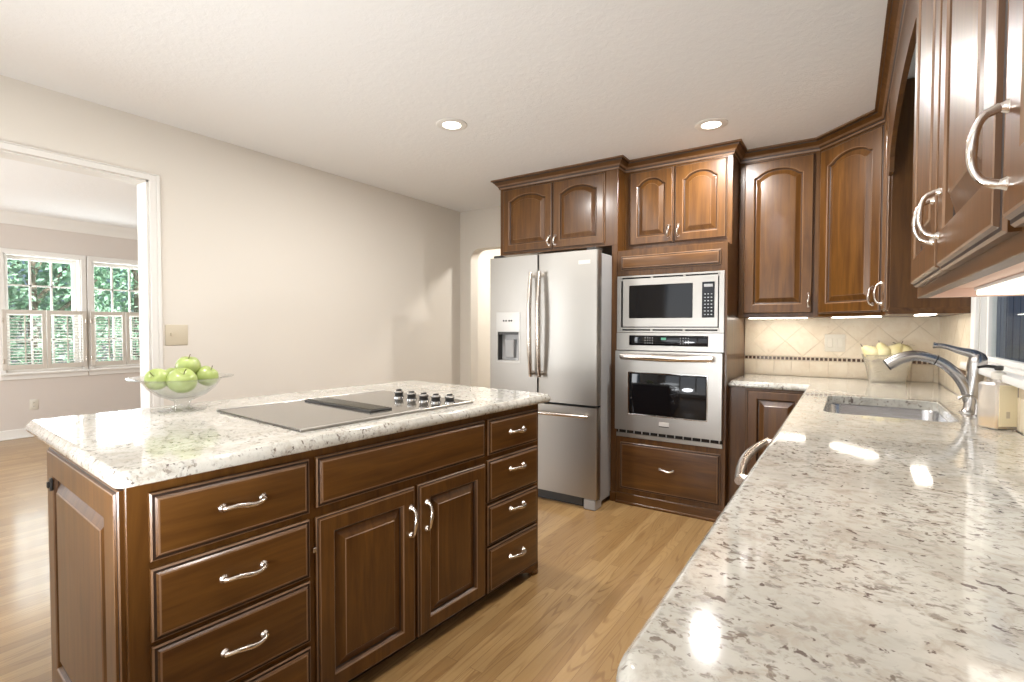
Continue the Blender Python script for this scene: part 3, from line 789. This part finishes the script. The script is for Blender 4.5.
OV = thing('wall_oven', 'stainless wall oven with bowed handle, below the microwave', 'oven', (OX0, YA - .012, .4795))
H = 1.2215 - .4795
b = MB(); b.box(.024, OW - .026, .014, .50, .004, H - .004, 'dark'); b.box(0, OW, 0, .012, 0, .030, 'steel', .002)
b.box(.006, OW - .006, .002, .012, .030, .056, 'dark')
for k in range(13):
    x = .02 + (OW - .04) * k / 12; b.box(x - .003, x + .003, -.004, .011, .032, .054, 'steel_side')
b.build('body', OV)
pz = 1.098 - .4795
b = MB(); cx0, cx1, cz0, cz1 = .092, .624, pz + .034, pz + .104
for q in ((0, cx0, pz, H - .002), (cx1, OW, pz, H - .002), (cx0, cx1, pz, cz0), (cx0, cx1, cz1, H - .002)): b.box(q[0], q[1], -.004, .012, q[2], q[3], 'steel')
cpn = b.build('control_panel', OV)
b = MB(); b.box(cx0, cx1, -.005, .010, cz0, cz1, 'black_glass', .006, 3); b.build('glass_panel', cpn, smooth=18)
for xx in (.205, .445):
  b = MB()
  for r in range(3):
    for c in range(4):
        b.box(xx + c * .017, xx + .006 + c * .017, -.0065, -.004, cz0 + .014 + r * .018, cz0 + .020 + r * .018, 'key', .001)
  b.build('keypad', cpn)
b = MB(); b.box(.318, .352, -.0065, -.004, cz0 + .040, cz0 + .056, 'led', .001); b.build('display', cpn)
b = MB(); dzb, dzt = .058, pz - .006; gx0, gx1, gz0, gz1 = .104, .624, .176, .462
for q in ((.002, gx0, dzb, dzt), (gx1, OW - .002, dzb, dzt), (gx0, gx1, dzb, gz0), (gx0, gx1, gz1, dzt)): b.box(q[0], q[1], -.032, .010, q[2], q[3], 'steel')
od = b.build('door', OV)
b = MB(); b.box(gx0, gx1, -.031, .0, gz0, gz1, 'black_glass', .008, 3); b.build('window', od, smooth=18)
b = MB()
for q in ((gx0 - .007, gx0, gz0 - .007, gz1 + .007), (gx1, gx1 + .007, gz0 - .007, gz1 + .007), (gx0, gx1, gz0 - .007, gz0), (gx0, gx1, gz1, gz1 + .007)): b.box(q[0], q[1], -.034, -.030, q[2], q[3], 'chrome', .001)
b.build('window_trim', od)
b = MB(); b.box(.318, .385, -.034, -.031, .110, .138, 'badge', .001); b.box(.318, .385, -.0345, -.033, .104, .109, 'black_plastic'); b.build('nameplate', od)
bar(od, (.055, -.032, .575), (.665, -.032, .575), (0, -.052, 0), .023)

# ------------------------------------------------------------------ wall cabinets along the corner
ZU = 1.326
T = thing('wall_cabinet', 'single-door cherry wall cabinet just right of the oven tower', 'cabinet', (-.643 + .0005, 3.790, 0))
x1 = .478
b = MB(); b.box(.0, x1, 0, YB - 3.790, ZU, ZC - .002, 'wood_v', .002); b.build('carcass', T)
d = door('door', T, .034, .447, 1.350, 2.372, .05, .06); pull(d, .425, 1.435, .095, vert=True)
P0, P1 = Vector((-.165, 3.790)), Vector((.165, 3.455)); LDg = (P1 - P0).length; rz = math.degrees(math.atan2(P1.y - P0.y, P1.x - P0.x))
T = thing('corner_cabinet', 'angled cherry corner wall cabinet with one tall arched door', 'cabinet', (P0.x, P0.y, 0), rz)
def tl(x, y):
    d = Vector((x, y)) - P0; c, s = cos(rad(-rz)), sin(rad(-rz)); return (d.x * c - d.y * s, d.x * s + d.y * c)
b = MB(); b.prism([tl(*p) for p in ((-.1645, 3.790), (.165, 3.4555), (XR - .001, 3.4555), (XR - .001, YB - .001), (-.1645, YB - .001))], 'z', ZU, ZC - .002, 'wood_v'); b.build('carcass', T)
d = door('door', T, .014, LDg - .014, 1.345, 2.372, .05, .062); pull(d, LDg - .062, 1.435, .11, vert=True)
T = thing('wall_cabinet', 'narrow cherry wall cabinet with bare end panel, far side of sink window', 'cabinet', (.165, 3.455, 0), -90)
b = MB(); b.box(.0005, .355, 0, XR - .166, ZU, ZC - .002, 'wood_v', .002); b.build('carcass', T)
d = door('door', T, .015, .342, 1.345, 2.372, .07, .055); pull(d, .115, 1.44, .125, vert=True, proj=.036)
b = MB(); b.box(.340, .356, -.004, XR - .166, ZU - .002, ZU + .03, 'wood_h', .002); b.build('light_rail', T)
# near cabinets
def near(label, y1, y0, doors, end=False):
    T = thing('wall_cabinet', label, 'cabinet', (.135, y1, 0), -90)
    w = y1 - y0; D = XR - .136
    b = MB(); b.box(0, w, .02, D, 1.352, ZC - .002, 'wood_v'); b.box(0, w, 0, .02, ZU, ZC - .002, 'wood_h', .001); b.box(0, .018, .02, D, ZU, 1.352, 'maple', .001); b.box(w - .018, w, .02, D, ZU, 1.352, 'maple')
    b.box(.018, w - .018, .02, D, 1.345, 1.352, 'maple')
    b.build('carcass', T)
    for x0, x1, hx, hz in doors:
        d = door('door', T, x0, x1, 1.347, 2.372, .08, .058); pull(d, hx, hz, .086, vert=True, proj=.028, th=.58)
    crown(T, [(0, .0), (w, 0)])
    return T
near('near cherry wall cabinet with paired handles, right edge over counter', 1.535, .652, [(.074, .470, .438, 1.434), (.476, .868, .504, 1.434)])
near('nearest cherry wall cabinet, cut off by the right image edge', .651, .15, [(.010, .480, .030, 1.418)])
# arched valance between the cabinets over the sink window
b = MB(); pts = [(1.536, ZC - .002), (1.536, 2.00), (1.60, 2.00)]
for k in range(25):
    y = 1.62 + (3.0 - 1.62) * k / 24; t = (y - 2.31) / .69; pts.append((y, 2.03 + .16 * math.sqrt(max(0, 1 - .96 * t * t))))
pts += [(3.02, 2.00), (3.0995, 2.00), (3.0995, ZC - .002)]
b.prism(pts[::-1], 'x', .150, .168, 'wood_h')
V = b.build('arched_valance'); tag(V, 'arched cherry valance bridging the cabinets over the sink window', 'valance')
struct(crown(None, [(-.641, 3.790), (-.165, 3.790), (.158, 3.455), (.158, 1.537)], 'trim_3'), 'cherry crown moulding from the oven tower round the corner to the near cabinets')

# under-cabinet lights
def strip(label, loc, rz, L, W_=.10, dp=.006, lens='strip_light'):
    t = thing('under_cabinet_light', label, 'light', loc, rz, 'slim lights under the wall cabinets')
    b = MB(); b.box(0, L, -W_ / 2, W_ / 2, -dp * .4, -.0005, 'white_trim', .001); b.build('housing', t)
    b = MB(); b.box(.004, L - .004, -W_ / 2 + .004, W_ / 2 - .004, -dp, -dp * .4, lens, .001); b.build('lens', t)
strip('slim light under the single-door cabinet, left of corner', (-.59, 3.93, ZU), 0, .36, .07)
strip('slim light under the angled corner cabinet', (-.07, 3.82, ZU), rz, .30, .07)
strip('slim light under the narrow cabinet by the sink window', (.32, 3.42, ZU), -90, .28, .07)
strip('white light box under the near cabinet at right edge', (.315, 1.50, 1.345), -90, .76, .17, .017, 'strip_dim')

# ------------------------------------------------------------------ base cabinets and L-shaped worktop
BF = 3.516                                         # front of the back-wall base cabinets
T = thing('base_cabinet', 'cherry base cabinet with raised-panel door beside the oven tower', 'cabinet', (-.6425, BF, 0))
b = MB(); b.box(0, .465, 0, YB - BF - .001, .10, .873, 'wood_v', .002); b.box(0, .465, .06, .08, 0, .10, 'glaze'); b.build('carcass', T)
b = MB(); b.box(0, .10, -.004, 0, .10, .873, 'wood_v', .001); b.build('filler_strip', T)
door('door', T, .110, .440, .125, .862, 0, .055)
SXF = -.175
def base(label, y1, y0, doors):
    T = thing('base_cabinet', label, 'cabinet', (SXF, y1, 0), -90); w = y1 - y0; D = XR - SXF - .001
    b = MB(); b.box(0, w, 0, .02, .10, .873, 'wood_v', .002); b.box(0, .018, .02, D, .10, .873, 'wood_v'); b.box(w - .018, w, .02, D, .10, .873, 'wood_v'); b.box(.018, w - .018, .02, D, .10, .12, 'wood_v')
    b.box(.018, w - .018, D - .012, D, .12, .60, 'wood_v'); b.box(0, w, .07, .09, 0, .10, 'glaze'); b.build('carcass', T)
    for x0, x1, hx in doors:
        d = door('door', T, x0, x1, .125, .66); pull(d, hx, .56, .12, vert=True)
        slab('false_front', T, x0, x1, .685, .845)
    return T
base('cherry sink base cabinet hidden below the sink', 3.090, 2.062, [(.03, .508, .475), (.520, .998, .555)])
base('cherry base cabinet under the near counter end', 1.448, .50, [(.03, .470, .44), (.480, .92, .515)])
T = thing('base_cabinet', 'blind cherry corner base cabinet under the corner worktop', 'cabinet', (SXF, BF - .0005, 0), -90)
b = MB(); b.box(.0, .425, 0, XR - SXF - .001, .10, .873, 'wood_v', .002); b.box(0, .425, .07, .09, 0, .10, 'glaze'); b.build('carcass', T)
DW = thing('dishwasher', 'dishwasher with bowed steel handle below the counter edge', 'dishwasher', (SXF, 2.058, 0), -90)
b = MB(); b.box(0, .606, .0, .58, .10, .868, 'steel_side', .002); b.box(.01, .596, .06, .09, 0, .10, 'black_plastic'); b.build('body', DW)
b = MB(); b.box(.003, .603, -.024, .0, .115, .865, 'steel', .004); dd = b.build('door', DW)
bar(dd, (.012, -.024, .842), (.594, -.024, .842), (0, -.066, 0), .013)

CX, CYN = -.200, .432
sink_hole = round_poly([(-.080, 2.395), (.345, 2.395), (.345, 3.03), (-.080, 3.03)], .055, 6)
o = [(-.6425, 3.491), (CX, 3.491), (CX, CYN), (XR - .001, CYN), (XR - .001, YB - .001), (-.6425, YB - .001)]
# counter-clockwise order starting at the near end
o = [(CX, CYN), (XR - .001, CYN), (XR - .001, YB - .001), (-.642, YB - .001), (-.642, 3.491), (CX, 3.491)]
slab_top('countertop', o, [.085, 0, 0, 0, 0, .012], .914, .040, [sink_hole], 'L-shaped speckled granite worktop around the sink at right')

SK = thing('kitchen_sink', 'undermount stainless sink sunk in the granite worktop', 'sink', (.1325, 2.7125, .874))
def so(d): return [(x - .1325, y - 2.7125) for x, y in offset_poly(sink_hole, d)]
b = MB(); lp = [(.022, -.001), (.022, -.004), (.004, -.004), (-.002, -.010), (-.006, -.15), (-.02, -.178), (-.05, -.19), (-.10, -.193)]
inn = [[(x, y, z) for x, y in so(d)] for d, z in [(.022, -.0005), (.003, -.0005), (-.001, -.008), (-.008, -.155), (-.022, -.182), (-.05, -.192), (-.10, -.194)]]
out = [[(x, y, z) for x, y in so(d)] for d, z in [(-.10, -.197), (-.048, -.196), (-.019, -.186), (-.003, -.155), (.004, -.006), (.022, -.004)]]
L = b.loops(inn + out, 'sink_steel'); b.face(L[6], 'sink_steel'); b.face(list(reversed(L[7])), 'sink_steel')
b.build('basin', SK, 50)
b = MB(); b.lathe([(.0001, -.190), (.02, -.190), (.040, -.1905), (.045, -.193)], 'chrome', 24); b.build('drain', SK)

FA = thing('faucet', 'brushed steel single-lever faucet arching over the sink', 'faucet', (.412, 2.718, .914))
b = MB(); b.lathe([(.033, 0), (.033, .004), (.028, .008), (.023, .02), (.0225, .07), (.026, .13), (.030, .17), (.0315, .20), (.029, .222), (.020, .238), (.0001, .243)], 'faucet', 24)
for v in b.bm.verts: v.co.x += .10 * max(0, v.co.z)
b.build('body', FA, 45)
def spl(pts, n=8):
    out = []; P = [Vector(p) for p in pts]
    for i in range(len(P) - 1):
        p0, p1, p2, p3 = P[max(i - 1, 0)], P[i], P[i + 1], P[min(i + 2, len(P) - 1)]
        for k in range(n):
            t = k / n; out.append(.5 * ((2 * p1) + (p2 - p0) * t + (2 * p0 - 5 * p1 + 4 * p2 - p3) * t * t + (3 * p1 - p0 - 3 * p2 + p3) * t ** 3))
    out.append(P[-1]); return out
pts = spl([(-.002, 0, .045), (-.012, 0, .095), (-.045, 0, .155), (-.095, 0, .202), (-.165, 0, .224), (-.218, 0, .214), (-.268, 0, .182)], 6)
n = len(pts); b = MB(); b.tube(pts, [.020 + .006 * max(0, (k / n - .5)) / .5 for k in range(n)], 'faucet', 14); sp_ = b.build('spout', FA, 50)
b = MB(); b.tube([pts[19], pts[19].lerp(pts[20], .3)], [.0228, .0230], 'dark', 14); b.build('spray_joint', sp_)
b = MB(); e = pts[-1]; dr = (pts[-1] - pts[-3]).normalized(); b.tube([e, e + dr * .006], [.0245, .023], 'black_plastic', 14); b.build('spray_face', sp_)
pts = spl([(.026, 0, .222), (.004, 0, .238), (-.035, 0, .250), (-.080, 0, .266), (-.118, 0, .270)], 6); n = len(pts)
b = MB(); b.tube(pts, [.024 - .0135 * min(1, k / n * 1.5) + (.002 if k > n - 3 else 0) for k in range(n)], 'faucet', 12); b.build('lever', FA, 50)
SD = thing('soap_dispenser', 'small curved steel dispenser spout beside the faucet base', 'soap dispenser', (.416, 2.60, .914))
b = MB(); b.lathe([(.017, 0), (.017, .004), (.010, .008), (.008, .03), (.0075, .05), (.0001, .052)], 'faucet', 16); b.build('base', SD)
b = MB(); b.tube(spl([(0, 0, .048), (-.004, 0, .070), (-.022, 0, .080), (-.042, 0, .076), (-.056, 0, .064)], 6), .0055, 'faucet', 10); b.build('spout', SD, 50)

SB = thing('soap_bottle', 'square frosted soap bottle with dark pump on granite worktop', 'bottle', (.428, 2.345, .914), 33)
hw = .040
b = MB(); L = [(-hw, -hw * .9), (hw, -hw * .9), (hw, hw * .9), (-hw, hw * .9)]
rp = round_poly(L, .008, 3)
b.loops([[(x, y, z) for x, y in offset_poly(rp, d)] for d, z in ((-.006, .0005), (0, .004), (0, .150), (-.006, .157), (-.024, .159), (-.024, .168))], 'frosted', 'frosted', 'frosted'); b.build('bottle', SB)
b = MB(); b.loops([[(x, y, z) for x, y in offset_poly(rp, -.004)] for z in (.005, .036)], 'soap', 'soap', 'soap'); b.build('liquid_soap', SB)
b = MB(); b.box(-.030, .030, -hw * .9 - .0008, -hw * .9 + .0002, .012, .150, 'label', .0002); b.box(-.006, .006, -hw * .9 - .0012, -hw * .9 - .0006, .040, .062, 'almond'); b.build('label', SB)
b = MB(); b.lathe([(.019, .168), (.019, .190), (.012, .193), (.006, .194), (.006, .200)], 'cream_plastic', 20); b.build('collar', SB)
b = MB(); b.lathe([(.010, .198), (.012, .202), (.012, .213), (.0001, .215)], 'black_plastic', 18); b.tube([(0, 0, .208), (-.03, .015, .211), (-.05, .025, .206)], [.006, .005, .004], 'black_plastic', 8); b.build('pump', SB)

# ------------------------------------------------------------------ tile backsplash
def clip_poly(poly, x0, x1, z0, z1):
    for ax, v, s in ((0, x0, 1), (0, x1, -1), (1, z0, 1), (1, z1, -1)):
        out = []
        for i in range(len(poly)):
            p, q = poly[i - 1], poly[i]; dp, dq = (p[ax] - v) * s, (q[ax] - v) * s
            if (dp >= 0) != (dq >= 0):
                t = dp / (dp - dq); out.append((p[0] + (q[0] - p[0]) * t, p[1] + (q[1] - p[1]) * t))
            if dq >= 0: out.append(q)
        poly = out
        if len(poly) < 3: return []
    return poly
def splash(label, L, loc, rz, zt=ZU, flip=False):
    """local x along the wall, -y into the room"""
    T = thing('tile_backsplash', label, 'backsplash', loc, rz)
    b = MB(); b.box(0, L, -.006, 0, 0, zt - .914, 'grout'); b.build('grout_bed', T)
    def tiles(polys, name, m, d=.009):
        b = MB()
        for q in polys:
            q = [p for i, p in enumerate(q) if (Vector(p) - Vector(q[i - 1])).length > 1e-4]
            if len(q) < 3: continue
            ar = sum(q[i - 1][0] * q[i][1] - q[i][0] * q[i - 1][1] for i in range(len(q))) / 2
            if abs(ar) < 2e-4 and m != 'listello': continue
            c = Vector((sum(p[0] for p in q) / len(q), sum(p[1] for p in q) / len(q)))
            f = lambda p, y, k: (c.x + (p[0] - c.x) * k, y, c.y + (p[1] - c.y) * k)
            b.loops([[f(p, -.004, .985) for p in q], [f(p, -d + .002, .985) for p in q], [f(p, -d, .965) for p in q]], m, None, m)
        b.build(name, T)
    n = int(L / .112) + 2
    tiles([p for p in (clip_poly([(k * .112 - .03, 0), (k * .112 + .082, 0), (k * .112 + .082, .108), (k * .112 - .03, .108)], 0, L, .001, .108) for k in range(n)) if p], 'square_tiles', 'travertine')
    tiles([[(k * .0265 + .003, .114), (k * .0265 + .021, .114), (k * .0265 + .021, .134), (k * .0265 + .003, .134)] for k in range(int(L / .0265))], 'mosaic_border', 'listello', .0095)
    s = .152 / math.sqrt(2) * 2 / 2; dz = zt - .914; P = []
    for i in range(-2, int(L / s) + 3):
        for j in range(-2, 6):
            if (i + j) % 2: continue
            cx, cz = i * s + .05, .140 + j * s
            q = clip_poly([(cx - s, cz), (cx, cz - s), (cx + s, cz), (cx, cz + s)], 0, L, .140, dz)
            if q: P.append(q)
    tiles(P, 'diamond_tiles', 'travertine')
    return T
splash('travertine tile backsplash with brown mosaic border along the back wall', XR + .640, (-.641, YB, .914), 0)
splash('short travertine tile backsplash on the side wall beside the sink window', YB - .011 - (WY1 + .094), (XR, YB - .011, .914), -90)
T = thing('tile_backsplash', 'low travertine tile strip under the sink window sill', 'backsplash', (XR, WY1 + .09, .914), -90)
b = MB(); b.box(0, 2.6, -.006, 0, 0, WZ0 - .030 - .914, 'grout')
for k in range(23): b.box(k * .113 + .002, k * .113 + .111, -.009, -.005, .002, .11, 'travertine', .001)
b.build('square_tiles', T)

# ------------------------------------------------------------------ vase of fruit by the backsplash
VC = Vector((.205, 3.925, .914))
VR = 14
b = MB(); def_sq = lambda h, r: [(x, y) for x, y in round_poly([(-h, -h * .62), (h, -h * .62), (h, h * .62), (-h, h * .62)], r, 4)]
prof = [(.088, .0), (.090, .004), (.106, .10), (.124, .172), (.126, .175), (.122, .174), (.102, .10), (.086, .012), (.06, .009)]
b.loops([[(x, y, z) for x, y in def_sq(h, .03)] for h, z in prof], 'glass', 'glass', 'glass')
o = b.build('glass_vase', None, 50, VC); o.rotation_euler = (0, 0, rad(VR)); tag(o, 'flared clear glass bowl holding yellow fruit before the backsplash', 'bowl')
M['glass_frost'] = thin_glass('hazy_glass', (.96, .94, .90), .30, (.80, .76, .66), .08); o.data.materials[0] = M['glass_frost']
def pear_proto():
    b = MB(); pr = [(.0001, -.036), (.018, -.035), (.031, -.024), (.037, -.006), (.034, .012), (.025, .028), (.017, .042), (.011, .050), (.0001, .052)]
    b.lathe(pr, 'pear', 22); o = b.build('yellow_pear', None, 70)
    b = MB(); b.tube([(0, 0, .048), (.002, 0, .060), (.006, 0, .068)], .0016, 'stem', 6); b.build('stem', o); return o
pp = pear_proto()
for k, (x, y, z, tx, ty, lab) in enumerate([(-.088, -.012, .176, .3, -.9, 'yellow pear at the left end of the glass bowl'), (-.030, -.02, .184, -.5, .25, 'yellow pear second from left in the glass bowl'),
        (.030, -.012, .184, .6, -.2, 'yellow pear third from left in the glass bowl'), (.088, .004, .186, -.2, .7, 'palest yellow pear at the right end of the glass bowl'),
        (-.045, .015, .105, 1.2, .6, 'yellow pear low in the glass bowl, left, seen through the glass'), (.045, .012, .105, -1.3, .4, 'yellow pear low in the glass bowl, right, behind the faucet spout')]):
    if k > 3: continue
    o = pp if k == 0 else copy_tree(pp)
    o.location = VC + Matrix.Rotation(rad(VR), 3, 'Z') @ Vector((x, y, z + .010)); o.rotation_euler = (tx, ty, k); o.scale = (1.2, 1.2, 1.2)
    tag(o, lab, 'pear', 'yellow pears in the glass bowl')
b = MB(); rnd = random.Random(3)
for k in range(46):
    p = Vector((rnd.uniform(-.075, .075), rnd.uniform(-.035, .035), rnd.uniform(.02, .15))); pts = [p]
    d = Vector((rnd.gauss(0, 1), rnd.gauss(0, .4), rnd.gauss(0, .6))).normalized()
    for j in range(5):
        d = (d + Vector((rnd.gauss(0, .5), rnd.gauss(0, .3), rnd.gauss(0, .5)))).normalized(); q = pts[-1] + d * .014
        lim = .08 + .2 * max(0, q.z - .02) * .6
        q.x = max(-lim, min(lim, q.x)); q.y = max(-.045, min(.045, q.y)); q.z = max(.014, min(.16, q.z)); pts.append(q)
    b.tube(pts, .0012, 'twig', 5)
for k in range(9):
    a_ = -1.2 + k * .3; x0 = -.11 + k * .0275
    b.tube(spl([(x0 * .9, .02, .15), (x0 * 1.05, .03, .185), (x0 * 1.15 + .012 * sin(k * 2), .03, .215 + .02 * sin(k)), (x0 * 1.3, .01, .225 + .018 * cos(k * 1.7))], 4), .0010, 'twig', 5)
o = b.build('dry_twigs', None, 60, VC); o.rotation_euler = (0, 0, rad(VR)); tag(o, 'tangle of thin dry twigs around the yellow fruit in bowl', 'twigs', kind='stuff')

# ------------------------------------------------------------------ plates on the walls
def plate(name, label, cat, loc, rz, w, h, m, kind):
    t = thing(name, label, cat, loc, rz)
    b = MB(); b.box(-w / 2, w / 2, -.006, 0, -h / 2, h / 2, m, .003, 2); b.build('cover_plate', t)
    if 'toggle' in kind:
        x = -w / 4 if 'double' in kind else 0
        b = MB(); b.box(x - .005, x + .005, -.016, -.005, -.004, .014, m, .002); b.build('toggle', t)
    if 'rocker' in kind:
        for x in (-w / 4, w / 4): b = MB(); b.box(x - .017, x + .017, -.009, -.005, -.034, .034, m, .002); b.build('rocker', t)
    if 'outlet' in kind:
        b = MB()
        for z in (-.02, .02):
            b.box(-.016, .016, -.008, -.005, z - .014, z + .014, m, .003)
            for x in (-.006, .006): b.box(x - .0012, x + .0012, -.0086, -.0078, z - .004, z + .006, 'dark')
        b.build('socket', t)
    return t
plate('switch_plate', 'almond two-gang switch plate on the beige wall above the fruit bowl', 'switch', (XL, 1.415, 1.207), 90, .124, .124, 'almond', 'double toggle')
plate('switch_plate', 'cream two-gang plate on the tile backsplash under the corner cabinet', 'switch', (-.076, YB - .0095, 1.153), 0, .120, .118, 'cream_plastic', 'rocker')
plate('wall_outlet', 'cream outlet low on the dining room wall below the shutters', 'outlet', (DX, 1.752, .366), 90, .075, .118, 'cream_plastic', 'outlet')

# ------------------------------------------------------------------ recessed ceiling lights
def can(label, x, y, power):
    t = thing('recessed_light', label, 'ceiling light', (x, y, ZC), 0, 'recessed kitchen ceiling lights')
    b = MB(); b.lathe([(.052, -.001), (.056, -.006), (.084, -.007), (.092, -.003), (.092, 0), (.052, 0)], 'white_trim', 36); b.build('trim_ring', t)
    b = MB(); b.lathe([(.0001, -.004), (.051, -.004), (.052, 0), (.0001, 0)], 'can_light', 32); b.build('lens', t)
    l = lamp('can_lamp', 'AREA', (0, 0, -.012), power, (1, .975, .945), shape='DISK', size=.10); l.parent = t
can('round recessed light left of the cabinets, farther from them', -1.975, 2.315, 21)
can('round recessed light just above the oven cabinet doors', -.694, 3.158, 28)
can('round recessed light over the near end of island, out of frame', -1.975, .6, 14)
can('round recessed light over the near counter, out of frame', -.694, 1.2, 12)
can('round recessed light behind the camera near the front window', -1.3, -1.2, 6)
lamp('hall_lamp', 'AREA', (-2.6, 4.75, ZC - .02), 24, (1, .95, .88), shape='DISK', size=.2)
